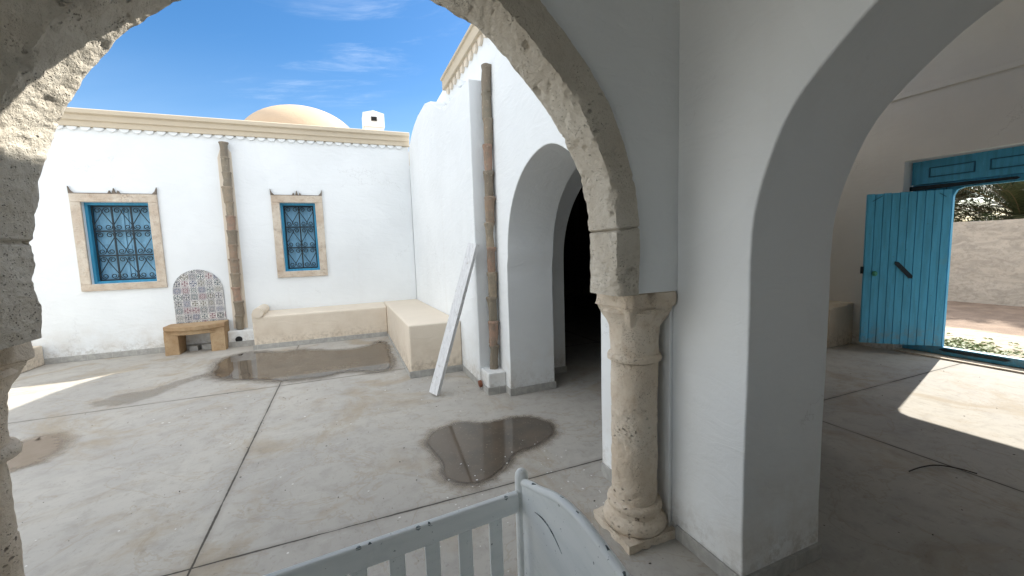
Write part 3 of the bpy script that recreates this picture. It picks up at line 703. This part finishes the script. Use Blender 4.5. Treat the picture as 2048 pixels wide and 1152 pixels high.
# ------------------------------------------------------------------ columns
def column(cx, cy, label, seed, k_=1.0, kr=1.0):
    c = thing('column', label, 'column', (cx, cy, 0), None)
    bm = bmesh.new(); dense_box(bm, (cx - .172, cy - .172, 0), (cx + .172, cy + .172, .05), .03); rough(bm, .016, 14, seed); obj('plinth', bm, 'column_stone', c, smooth=40)
    def L(name, prof, n=56, amp=.006, s=12, hole=.0):
        pr_ = []
        for (a, b_) in zip(prof, prof[1:]):
            k = max(1, int(math.hypot(b_[0] - a[0], b_[1] - a[1]) / .014))
            for j in range(k): u = j / k; pr_.append((a[0] * (1 - u) + b_[0] * u, a[1] * (1 - u) + b_[1] * u))
        pr_.append(prof[-1]); bm = bmesh.new(); lathe(bm, (cx, cy, 0), pr_, n); bm.normal_update()
        for v_ in bm.verts:
            q = v_.co; d_ = fbm(q + Vector((seed, 0, 0)), s, 4) * amp + fbm(q + Vector((0, seed, 0)), 35, 3) * .002 - max(0, noise.noise(q * 17 + Vector((seed, 4, 2))) - .42) * hole
            rr = Vector((q.x - cx, q.y - cy, 0))
            if rr.length > .02: v_.co += rr.normalized() * d_
        return obj(name, bm, 'column_stone', c, smooth=45)
    L('base', [(.165, .052), (.176, .065), (.182, .09), (.176, .115), (.162, .128), (.148, .137), (.146, .158), (.154, .168), (.158, .186), (.152, .204), (.138, .212)], amp=.005, hole=.012)
    L('shaft', [(.128 * k_, .213), (.129 * k_, .30), (.130 * k_, .748), (.1265 * k_, .756), (.1265 * k_, .762), (.130 * k_, .770), (.131 * k_, 1.035)], hole=.03, amp=.004)
    cap = L('capital', [(.131, 1.037), (.148 * kr, 1.045), (.152 * kr, 1.062), (.146 * kr, 1.078), (.134, 1.085), (.135, 1.16), (.139, 1.22), (.148, 1.27), (.162, 1.305), (.175, 1.325), (.16, 1.342)], amp=.004, hole=.012)
    # square abacus with lobed corners that lean out from the bell
    bm = bmesh.new(); n = 24
    def sq(r, z):
        out = []
        for k in range(n * 4):
            side, u = divmod(k, n); u = u / n * 2 - 1
            hw = r * (1 - .10 * (1 - u * u)); x, y = [(u * r, -hw), (hw, u * r), (-u * r, hw), (-hw, -u * r)][side]
            f = min(1, max(0, (z - 1.22) / .13)) ** 1.5; l = math.hypot(x, y); x, y = (x * (f + (1 - f) * r / l), y * (f + (1 - f) * r / l))
            l = math.hypot(x, y); k2 = min(1, 1.24 * r / l); x, y = x * k2, y * k2
            out.append(bm.verts.new((cx + x, cy + y, z)))
        return out
    rs = [sq(.133, 1.20), sq(.138, 1.235), sq(.148, 1.265), sq(.154, 1.30), sq(.160, 1.335), sq(.163, 1.352), sq(.176, 1.358), sq(.178, 1.375), sq(.178, 1.40), sq(.177, 1.428), sq(.17, 1.434)]
    for p, q in zip(rs, rs[1:]):
        for i in range(n * 4): bm.faces.new((p[i], p[(i + 1) % (n * 4)], q[(i + 1) % (n * 4)], q[i]))
    bm.faces.new(rs[0][::-1]); bm.faces.new(rs[-1]); rough(bm, .007, 9, seed + 3)
    for v_ in bm.verts:
        q = v_.co; h_ = max(0, noise.noise(q * 9 + Vector((seed + 7, 1, 2))) - .33) * .10; rr = Vector((q.x - cx, q.y - cy, 0))
        if rr.length > .05: v_.co -= rr.normalized() * h_
        v_.co.z = min(v_.co.z, 1.4345)
        if v_.co.x > 1.6705: v_.co.x = 1.6705
    obj('abacus', bm, 'column_stone', cap, smooth=40)
    return c
column(1.508, 1.872, 'short weathered stone column under the right foot of the big arch', 3)
column(-1.235, 1.872, 'short stone column under the left foot of the big arch, at the left edge', 11, .91, 1.05)

# portico over the camera
pt = thing('portico', 'shaded porch roof and rear wall of the arcade around the viewpoint', 'porch', (-1, -1, 0))
obj('ceiling', bx((-3.2, -4, 4.001), (1.671, 1.71, 4.25)), 'plaster', pt)
obj('rear_wall', bx((-3.2, -4.2, 0), (1.671, -4.001, 4.0)), 'plaster', pt)
obj('side_wall', pr([(-4.2, 0), (-1.15, 0), (-1.15, 3.0), (1.55, 3.0), (1.55, 0), (1.94, 0), (1.94, 4.25), (-4.2, 4.25)], 'x', -3.4, -3.201), 'plaster', pt)  # unseen side wall; its opening is added to light the porch

# west side of the courtyard
ww = thing('courtyard_west_wall', 'sunlit white wall along the left side of the courtyard', 'wall', (-6.7, 6, 0))
obj('wall', bx((-6.85, 2.2, -.05), (-6.601, 9.6, 3.0)), 'plaster', ww, bevel=.01)

# ------------------------------------------------------------------ clay drainpipes
def drain(name, label, base, h, r, ax, nseg, lean, seed):
    rnd = random.Random(seed)
    d_ = thing(name, label, 'drainpipe', base, 'old clay drainpipes on the white walls')
    protos = None; z = 0; cuts = []
    L = h / nseg
    prof = [(r * .84, -.01), (r * .88, .02), (r * .90, L * .45), (r * .92, L * .78), (r * 1.02, L * .86), (r * 1.08, L * .90), (r * 1.08, L * .96), (r * 1.0, L * .985), (r * .80, L * 1.0)]
    for k in range(nseg):
        sc = rnd.uniform(.88, 1.10)
        bm = bmesh.new(); lathe(bm, (0, 0, 0), [(a * sc, b_) for a, b_ in prof], 28)
        for v_ in bm.verts: v_.co += Vector((v_.co.x, v_.co.y, 0)).normalized() * fbm(v_.co + Vector((k * 3, seed, 0)), 14, 3) * .014
        o = obj('pipe_section', bm, 'clay', None, smooth=45); o.parent = d_
        o.location = (lean[0] * (k * L) / h + rnd.uniform(-.010, .010), lean[1] * (k * L) / h + rnd.uniform(-.004, .004), k * L)
        o.rotation_euler = (rnd.uniform(-.035, .035), rnd.uniform(-.035, .035), rnd.uniform(0, 6))
    return d_
d1 = drain('drainpipe', 'brown clay drainpipe between the two windows of the far house', (-1.905, YA - .074, .325), 3.45, .075, 'x', 13, (.015, 0, 0), 4)
bm = bmesh.new(); prism(bm, [(-2.03, .32), (-1.80, .32), (-1.80, 3.6), (-1.86, 3.7), (-1.96, 3.68), (-2.02, 3.5)], 'y', YA - .012, YA - .001); obj('mortar_bed', bm, 'plaster_low', d1)
d2 = drain('drainpipe', 'reddish clay drainpipe beside the near arch, standing on a small white block', (1.594, 4.55, .252), 3.50, .057, 'y', 12, (.03, 0, 0), 9)
# white blocks at their feet
bm = bmesh.new(); cxh, czh, rh = -1.93, .135, .058
ring = [(cxh + rh * math.cos(a), czh + rh * math.sin(a)) for a in [2 * PI * k / 24 for k in range(24)]]
box(bm, (-2.10, 8.975, 0), (-1.66, YA - .002, .30)); b1 = obj('drain_block', bm, 'plaster', bevel=.012)
tag(b1, 'low white block with a round outlet hole under the far clay drainpipe', 'drain outlet')
bm = bmesh.new(); tube(bm, [(cxh, 8.972, czh), (cxh, 8.964, czh)], rh, 24); obj('outlet_hole', bm, 'void', b1)
obj('skirting', bx((-2.105, 8.96, 0), (-1.655, 8.974, .10)), 'skirting', b1)
b2 = obj('drain_block', bx((1.455, 4.375, 0), (1.671, 4.652, .25)), 'plaster', bevel=.012)
tag(b2, 'small white block with grey skirting under the clay drainpipe beside the near arch', 'drain outlet')
for a, b_ in (((1.441, 4.361, 0), (1.671, 4.374, .085)), ((1.441, 4.375, 0), (1.454, 4.652, .085))): obj('skirting', bx(a, b_), 'skirting', b2, bevel=.003)
bm = bmesh.new(); tube(bm, [(1.439, 4.60, .075), (1.405, 4.60, .07)], .042, 16); obj('outlet_pipe', bm, 'rust', b2)

# ------------------------------------------------------------------ masonry benches in the far corner
bn = thing('masonry_bench', 'L-shaped beige built-in bench in the far corner of the courtyard', 'bench', (0, 8.8, 0))
bm = bmesh.new(); prism(bm, [(8.50, .001), (9.149, .001), (9.149, .62), (8.53, .605), (8.50, .58)], 'x', -1.60, .725)
obj('long_seat', bm, 'plaster_low', bn, bevel=.022)
bm = bmesh.new(); prism(bm, [(5.45, .001), (9.149, .001), (9.149, .625), (5.45, .71)], 'x', .727, 1.439)
obj('return_seat', bm, 'plaster_low', bn, bevel=.022)
bm = bmesh.new(); tube(bm, [(-1.50, 8.47, .665), (-1.50, 8.75, .665), (-1.50, 9.14, .665)], .088, 28); prism(bm, [(-1.601, .50), (-1.43, .50), (-1.43, .66), (-1.601, .66)], 'y', 8.495, 9.14)
obj('rolled_arm', bm, 'plaster_low', bn, smooth=40)
for a, b_ in (((-1.62, 8.485, 0), (.711, 8.499, .085)), ((.712, 5.45, 0), (.726, 8.499, .05)), ((.713, 5.435, 0), (1.438, 5.449, .09))): obj('skirting', bx(a, b_), 'skirting', bn, bevel=.003)
tag(obj('masonry_bench', bx((-6.59, 8.55, 0), (-4.72, 9.13, .33)), 'plaster_low', bevel=.02), 'low beige built-in bench at the left end of the far wall', 'bench')

# ------------------------------------------------------------------ tiled panel and stone seat
bm = bmesh.new(); xa, xb = -2.905, -2.135; xc = (xa + xb) / 2; r = (xb - xa) / 2
pts = [(xa, .50), (xb, .50)] + [(xc + r * math.cos(a), 1.08 + r * 1.02 * math.sin(a)) for a in [PI * k / 30 for k in range(31)]]
tag(obj('tile_panel', pr(pts, 'y', YA - .014, YA - .001), 'glazed_tiles'), 'round-topped panel of patterned patchwork tiles on the wall above the small stone bench', 'tile panel')
st_ = thing('stone_bench', 'small tan stone bench with a bowed front and two thick legs below the tiled panel', 'stone seat', (-2.52, 8.9, 0))
def bowed(x0, x1, yb, ye, bow, n=20): return [(x0, yb)] + [(x0 + (x1 - x0) * k / n, ye - bow * math.sin(PI * k / n) ** .8) for k in range(n + 1)] + [(x1, yb)]
bm = bmesh.new(); prism(bm, bowed(-2.995, -2.10, YA - .001, 8.80, .17), 'z', .43, .505); prism(bm, bowed(-2.955, -2.14, YA - .002, 8.84, .15), 'z', .345, .429); rough(bm, .004, 9, 1)
obj('seat', bm, 'bench_stone', st_, bevel=.008)
for a, b_ in ((-2.99, -2.79), (-2.32, -2.105)):
    bm = bmesh.new(); dense_box(bm, (a, 8.775, 0), (b_, YA - .003, .428), .06); rough(bm, .008, 6, a); obj('leg', bm, 'bench_stone', st_, smooth=50)
bm = bmesh.new()
for k in range(6):
    u = -.25 + k * .1; pts_ = [(-2.545 + u + .035 * math.cos(q), 8.80 - .17 * math.sin(PI * (u + .4475) / .895) ** .8 - .001, .472 + .018 * math.sin(q)) for q in [2 * PI * j / 12 for j in range(13)]]
    tube(bm, pts_, .004, 5); obj('carving', bm, 'bench_stone', st_); bm = bmesh.new()
for (a, b_) in (((-2.70, 8.98, 0), (-2.58, 9.12, .09)), ((-2.52, 9.0, 0), (-2.38, 9.12, .10))):
    bm = bmesh.new(); dense_box(bm, a, b_, .03); rough(bm, .012, 9, a[0])
    tag(obj('loose_block', bm, 'skirting', smooth=40), 'small grey rubble block under the small stone bench, ' + ('the left one' if a[0] < -2.6 else 'the right one'), 'stone block')

# ------------------------------------------------------------------ leaning board
A_ = Vector((.873, 4.66, .0)); B_ = Vector((1.412, 4.61, 1.735))
dl = (B_ - A_).normalized(); wv = Vector((-.55, .83, 0)); wv = (wv - dl * wv.dot(dl)).normalized(); tv = dl.cross(wv).normalized()
bm = bmesh.new()
vs = box(bm, (0, -.066, -.025), ((B_ - A_).length, .066, .025))
off = Vector((0, 0, .052))
for v_ in vs: v_.co = A_ + off * 0 + dl * v_.co.x + wv * v_.co.y + tv * v_.co.z
zmin = min(v_.co.z for v_ in vs)
for v_ in vs: v_.co.z -= zmin - .002
tag(obj('plank', bm, 'board_paint', bevel=.003), 'long narrow pale grey plank leaning against the white buttress', 'plank')

# ------------------------------------------------------------------ crib in the foreground
cr = thing('crib', 'old white-painted wooden crib with slatted side and curved end board, paint chipped', 'crib', (-.18, .79, 0))
PX, PY0, PY1 = .475, .40, 1.138
def post(x, y, zt=1.0):
    bm = bmesh.new(); tube(bm, [(x, y, 0), (x, y, zt - .028), (x, y, zt - .014), (x, y, zt - .004), (x, y, zt)], [.022, .022, .020, .013, .003], 20); obj('post', bm, 'crib_paint', cr, smooth=50)
for x in (PX, -.88):
    for y in (PY0, PY1): post(x, y)
def rail(y, name):
    xa_, xb_ = -.855, PX - .020
    dz = .0
    bm = bmesh.new(); box(bm, (xa_, y - .011, .872), (xb_, y + .011, .938)); r_ = obj(name, bm, 'crib_paint', cr, bevel=.006)
    bm = bmesh.new(); box(bm, (xa_, y - .011, .30), (xb_, y + .011, .36)); obj('bottom_rail', bm, 'crib_paint', cr, bevel=.005)
    x = xb_ - .075 - .026
    while x > xa_ + .02:
        bm = bmesh.new(); box(bm, (x, y - .006, .361), (x + .042, y + .006, .871)); obj('slat', bm, 'crib_paint', cr, bevel=.002); x -= .0985
    bm = bmesh.new()       # worn paint along the top edge
    x = xa_ + .05
    rnd = random.Random(int(y * 10))
    while x < xb_ - .03:
        L_ = rnd.uniform(.004, .016); z_ = .938
        prism(bm, [(x, y - .0112), (x + L_, y - .0112), (x + L_ * .7, y - .004), (x + L_ * .3, y - .002 + rnd.uniform(-.003, .003))], 'z', z_ - .001, z_ + .0006)
        if rnd.random() < .6: prism(bm, [(x, z_ - .004), (x + L_, z_ - .004), (x + L_ * .6, z_ - .004 - rnd.uniform(.002, .006))], 'y', y - .0118, y - .0105)
        x += rnd.choice((.03, .12, .25, .4)) * rnd.uniform(.6, 1.3); obj('paint_chip', bm, 'bare_edge', r_); bm = bmesh.new()
rail(PY1 - .012, 'top_rail'); rail(PY0 + .012, 'top_rail')
prof = [(1.118, .966), (1.06, .988), (1.01, 1.003), (.95, 1.026), (.88, 1.048), (.80, 1.058), (.74, 1.056), (.66, 1.046), (.60, 1.035), (.53, 1.008), (.42, .966)]
pc = catmull(prof, 6)
for x, lab in ((PX, None), (-.88, None)):
    bm = bmesh.new(); pts = [(.42, .34), (1.118, .34)] + pc; prism(bm, pts, 'x', x - .010, x + .010); e_ = obj('end_board', bm, 'crib_paint', cr, smooth=30, bevel=.006)
    bm = bmesh.new(); tube(bm, [(x, p[0], p[1] - .002) for p in pc], .0125, 10); obj('rolled_edge', bm, 'crib_paint', e_, smooth=True)
    bm = bmesh.new(); rnd = random.Random(5); k = 8
    while k < len(pc) - 10:
        L_ = rnd.choice((1, 1, 2)); tube(bm, [(x - .002 + rnd.uniform(-.004, .004), p[0], p[1] + .0083) for p in pc[k:k + L_ + 1]], [rnd.uniform(.002, .0042) for q in range(L_ + 1)], 6); k += L_ + rnd.choice((1, 5, 9, 14)); obj('paint_chip', bm, 'bare_edge', e_); bm = bmesh.new()
    bm = bmesh.new(); tube(bm, [(x - .0105, 1.02 - q * .16, .93 + .03 * math.sin(q * 2.6) - q * .03) for q in [k / 10 for k in range(11)]], [.0006 + .0016 * math.sin(PI * k / 10) for k in range(11)], 5); obj('scratch', bm, 'bare_edge', e_)

for o_ in [cr] + list(bpy.data.objects):
    q = o_; dep = 0
    while q.parent is not None: q = q.parent; dep += 1
    if q is cr and o_ is not cr:
        for v_ in o_.data.vertices: v_.co.y += (v_.co.x + cr.location.x - PX) * .087 if v_.co.x + cr.location.x < PX - .013 else 0

# ------------------------------------------------------------------ puddles and wet marks
def blob(pts, z, name, m, grow=0, seed=0, amp=.03, fade=.0):
    P = catmull(pts, 12, True); n = len(P); ar_ = sum(P[i][0] * P[(i + 1) % n][1] - P[(i + 1) % n][0] * P[i][1] for i in range(n)); sg = 1 if ar_ > 0 else -1
    def ring(off):
        out = []
        for i, p in enumerate(P):
            a, b_ = P[i - 2], P[(i + 2) % n]; d_ = Vector((b_[0] - a[0], b_[1] - a[1])).normalized(); nn = Vector((d_.y, -d_.x)) * sg
            k = off + amp * noise.fractal(Vector((p[0] * 6, p[1] * 6, seed)), .75, 2, 5); X_ = p[0] + nn.x * k; out.append((min(X_, .708) if p[0] < .75 and p[1] > 5.3 else X_, p[1] + nn.y * k))
        return out
    bm = bmesh.new(); inner_ = [bm.verts.new((x, y, z)) for x, y in ring(grow - fade)]
    f_ = bm.faces.new(inner_); bmesh.ops.triangulate(bm, faces=[f_]); ni = len(bm.verts)
    if fade:
        outer_ = [bm.verts.new((x, y, z)) for x, y in ring(grow + fade)]
        for i in range(n): bm.faces.new((inner_[i], inner_[(i + 1) % n], outer_[(i + 1) % n], outer_[i]))
    o = struct(name, bm, m)
    at = o.data.attributes.new('fade', 'FLOAT', 'POINT')
    for i in range(len(o.data.vertices)): at.data[i].value = 1.0 if i < ni else 0.0
    return o
PA = [(-1.85, 6.95), (-1.93, 7.42), (-1.93, 8.0), (-1.72, 8.30), (-1.48, 8.24), (-1.13, 8.0), (-.83, 8.03), (-.4, 7.75), (.0, 7.60), (.35, 7.74), (.52, 8.0), (.62, 7.7), (.60, 7.0), (.58, 6.4), (.50, 6.02), (.30, 5.98), (.12, 6.12), (-.12, 6.18), (-.42, 6.08), (-.91, 6.16), (-1.32, 6.45), (-1.62, 6.62)]
PB = [(.56, 3.50), (.64, 3.67), (.79, 3.75), (.97, 3.78), (1.19, 3.66), (1.38, 3.67), (1.54, 3.64), (1.68, 3.52), (1.735, 3.34), (1.66, 3.17), (1.45, 3.03), (1.245, 2.985), (1.08, 2.85), (.90, 2.715), (.766, 2.71), (.66, 2.77), (.585, 2.90), (.60, 3.15), (.56, 3.36)]
PC = [(-3.3, 4.9), (-3.15, 5.2), (-2.97, 5.24), (-2.85, 5.34), (-2.67, 5.24), (-2.52, 4.97), (-2.49, 4.70), (-2.58, 4.56), (-2.75, 4.50), (-3.1, 4.4)]
PD = [(-2.90, 6.30), (-2.75, 6.56), (-2.45, 6.62), (-2.15, 7.0), (-1.95, 7.15), (-1.80, 6.95), (-2.05, 6.75), (-2.28, 6.25), (-2.45, 6.06), (-2.73, 6.08)]
blob(PD, .0035, 'damp_streak', 'damp', -.02, 2, .04, .07)
blob(PC, .003, 'silt_stain', 'silt', .05, 4, .05, .10); blob(PC, .006, 'wet_patch', 'muddy', -.03, 3, .04, .10)
blob(PA, .004, 'damp_margin', 'damp', .10, 5, .05, .12); blob(PA, .0060, 'puddle_margin', 'wet_concrete', .02, 5, .03, .05); blob(PA, .0085, 'puddle', 'puddle_water', -.03, 6, .035, .05)
blob(PB, .0035, 'silt_stain', 'silt', .04, 8, .05, .08); blob(PB, .0065, 'puddle_margin', 'wet_concrete', .005, 8, .012, .035); blob(PB, .010, 'puddle', 'puddle_water', -.02, 8, .014, .03)
# flakes of white paint on the floor
bm = bmesh.new(); rnd = random.Random(3)
for k in range(230):
    if k < 110: x, y = rnd.gauss(1.0, .45), rnd.gauss(2.1, .5)
    elif k < 150: x, y = rnd.gauss(1.45, .25), rnd.gauss(2.3, .35)
    else: x, y = rnd.uniform(-3, 1.3), rnd.uniform(1.6, 6.5)
    if x > 1.6: continue
    s = rnd.uniform(.003, .010) * (1.3 if y > 4 else 1); a = rnd.uniform(0, 6); z = .0125
    vs = [bm.verts.new((x + s * math.cos(a + q) * rnd.uniform(.5, 1.2), y + s * math.sin(a + q) * rnd.uniform(.5, 1.2), z + rnd.uniform(0, .002))) for q in (0, 1.3, 2.6, 3.9, 5.1)]
    bm.faces.new(vs)
struct('paint_flakes', bm, 'flake', kind='stuff')
bm = bmesh.new(); rnd = random.Random(8)
for k in range(260):
    x, y = rnd.uniform(-3.2, 1.6), rnd.uniform(1.6, 7); 
    if k > 180: x, y = rnd.uniform(2.4, 7), rnd.uniform(-.5, 3.9)
    s = rnd.uniform(.003, .009); a = rnd.uniform(0, 6)
    c_ = Vector((x, y, .002 + s * .3)); bmesh.ops.create_icosphere(bm, subdivisions=1, radius=s * .6, matrix=Matrix.Translation(c_) @ Matrix.Rotation(a, 4, 'Z') @ Matrix.Diagonal((1.6, .8, .5, 1)))
struct('grit', bm, 'twig_bark', kind='stuff')
bm = bmesh.new(); tube(bm, catmull([(3.641, 1.511, .012), (3.757, 1.499, .02), (3.893, 1.464, .022), (3.98, 1.378, .018), (4.015, 1.30, .012)], 6), .0045, 6)
tag(obj('twig', bm, 'twig_bark', smooth=True), 'dark bent twig lying on the concrete floor of the right-hand room', 'twig')

# ------------------------------------------------------------------ outside the gate
fw = thing('boundary_wall', 'rough beige rendered boundary wall seen through the open wicket', 'wall', (14.9, 4, -.1))
bm = bmesh.new(); N_ = 120
for k in range(N_): pass
dense_box(bm, (14.8, -4, -.12), (15.05, 12, 1.98), .16); rough(bm, .02, 1.6, 2); obj('wall', bm, 'rough_render', fw, smooth=40)
def frond(bm, base, az, el, L_, droop, rnd, wdt=.42):
    n = 16; pts_ = []; d_ = Vector((math.cos(az) * math.cos(el), math.sin(az) * math.cos(el), math.sin(el))); p = Vector(base)
    for k in range(n): pts_.append(p.copy()); p += d_ * (L_ / n); d_ = (d_ + Vector((0, 0, -droop / n))).normalized()
    for k in range(1, n):
        a = pts_[k]; t_ = (pts_[k] - pts_[k - 1]).normalized(); side = t_.cross(Vector((0, 0, 1))).normalized(); up = side.cross(t_)
        for j in range(3):
            q = a + t_ * (L_ / n) * j / 3; l = wdt * math.sin(PI * min(1, (k + .8) / (n + .5))) ** .5 * rnd.uniform(.8, 1.15)
            for s in (-1, 1):
                tip = q + side * s * l * .8 + t_ * l * .55 + up * l * rnd.uniform(.0, .35); w_ = up * .0 + t_ * .020
                bm.faces.new([bm.verts.new(v_) for v_ in (q - w_, q + w_, tip)])
    return pts_
def palm(x, y, z0, label, seed, nf, L_, dry=0):
    rnd = random.Random(seed); o = thing('palm_tree', label, 'palm tree', (x, y, -.1), 'palms beyond the boundary wall')
    bm = bmesh.new(); zz = [k / 12 * z0 for k in range(13)]; tube(bm, [(x + .05 * math.sin(z * 2), y, z - .1) for z in zz], [.22 - .05 * k / 12 + .02 * (k % 2) for k in range(13)], 12); obj('trunk', bm, 'trunk', o, smooth=50)
    bm = bmesh.new(); st = bmesh.new()
    for k in range(nf):
        el = rnd.uniform(-.35, 1.45); p_ = frond(bm, (x, y, z0 - .05), rnd.uniform(0, 2 * PI), el, L_ * rnd.uniform(.75, 1.1), rnd.uniform(.7, 1.9), rnd); tube(st, p_, [.014 - .012 * i / 15 for i in range(16)], 4)
    obj('crown', bm, 'palm_leaf', o); obj('frond_stems', st, 'dry_leaf', o)
palm(17.0, 5.1, 2.1, 'bushy palm rising above the boundary wall, left one in the wicket', 1, 95, 2.3)
palm(17.4, 6.9, 2.6, 'dark palm half hidden behind the blue wicket leaf', 2, 60, 2.4)
palm(18.2, 3.3, 2.2, 'palm at the right edge of the wicket view', 5, 60, 2.4)
tr_ = thing('bushy_tree', 'dense dark green tree filling the gap behind the palms', 'tree', (20.5, 6.2, -.1))
bm = bmesh.new(); tube(bm, [(20.5, 6.2, -.1), (20.45, 6.3, 1.2), (20.6, 6.1, 2.4)], [.22, .17, .12], 10); obj('trunk', bm, 'trunk', tr_, smooth=True)
bm = bmesh.new(); rnd = random.Random(77); cl_ = [(rnd.uniform(19.6, 21.4), rnd.uniform(3.4, 9.2), rnd.uniform(1.4, 4.6), rnd.uniform(.5, .9)) for k in range(38)]
for (x, y, z, r) in cl_:
    for k in range(230):
        v_ = Vector((rnd.gauss(0, 1), rnd.gauss(0, 1), rnd.gauss(0, 1))).normalized() * r * rnd.random() ** .4; c_ = Vector((x, y, z)) + v_
        a = Vector((rnd.gauss(0, 1), rnd.gauss(0, 1), rnd.gauss(0, 1))).normalized(); b_ = a.orthogonal().normalized()
        bm.faces.new([bm.verts.new(c_ + q) for q in (a * .11, b_ * .04, -a * .11, -b_ * .04)])
obj('crown', bm, 'palm_leaf', tr_)
bm = bmesh.new(); rnd = random.Random(12)
for k in range(480):       # low weeds just outside the gate
    x = 8.2 + abs(rnd.gauss(0, .55)); y = max(1.5, 4.1 - abs(rnd.gauss(0, .85))); a = rnd.uniform(0, 6.28); h_ = rnd.uniform(.03, .14) * max(.3, 1 - (x - 8.2) / 1.6)
    for q in range(4):
        a += 1.7; d_ = Vector((math.cos(a), math.sin(a), 0)); sd_ = Vector((-d_.y, d_.x, 0)) * .018; b_ = Vector((x, y, -.085 + h_)); m_ = b_ + d_ * .04 + Vector((0, 0, .018)); e_ = b_ + d_ * .085
        bm.faces.new([bm.verts.new(v_) for v_ in (b_, m_ - sd_, e_, m_ + sd_)])
struct('ground_cover', bm, 'weed_leaf', kind='stuff')
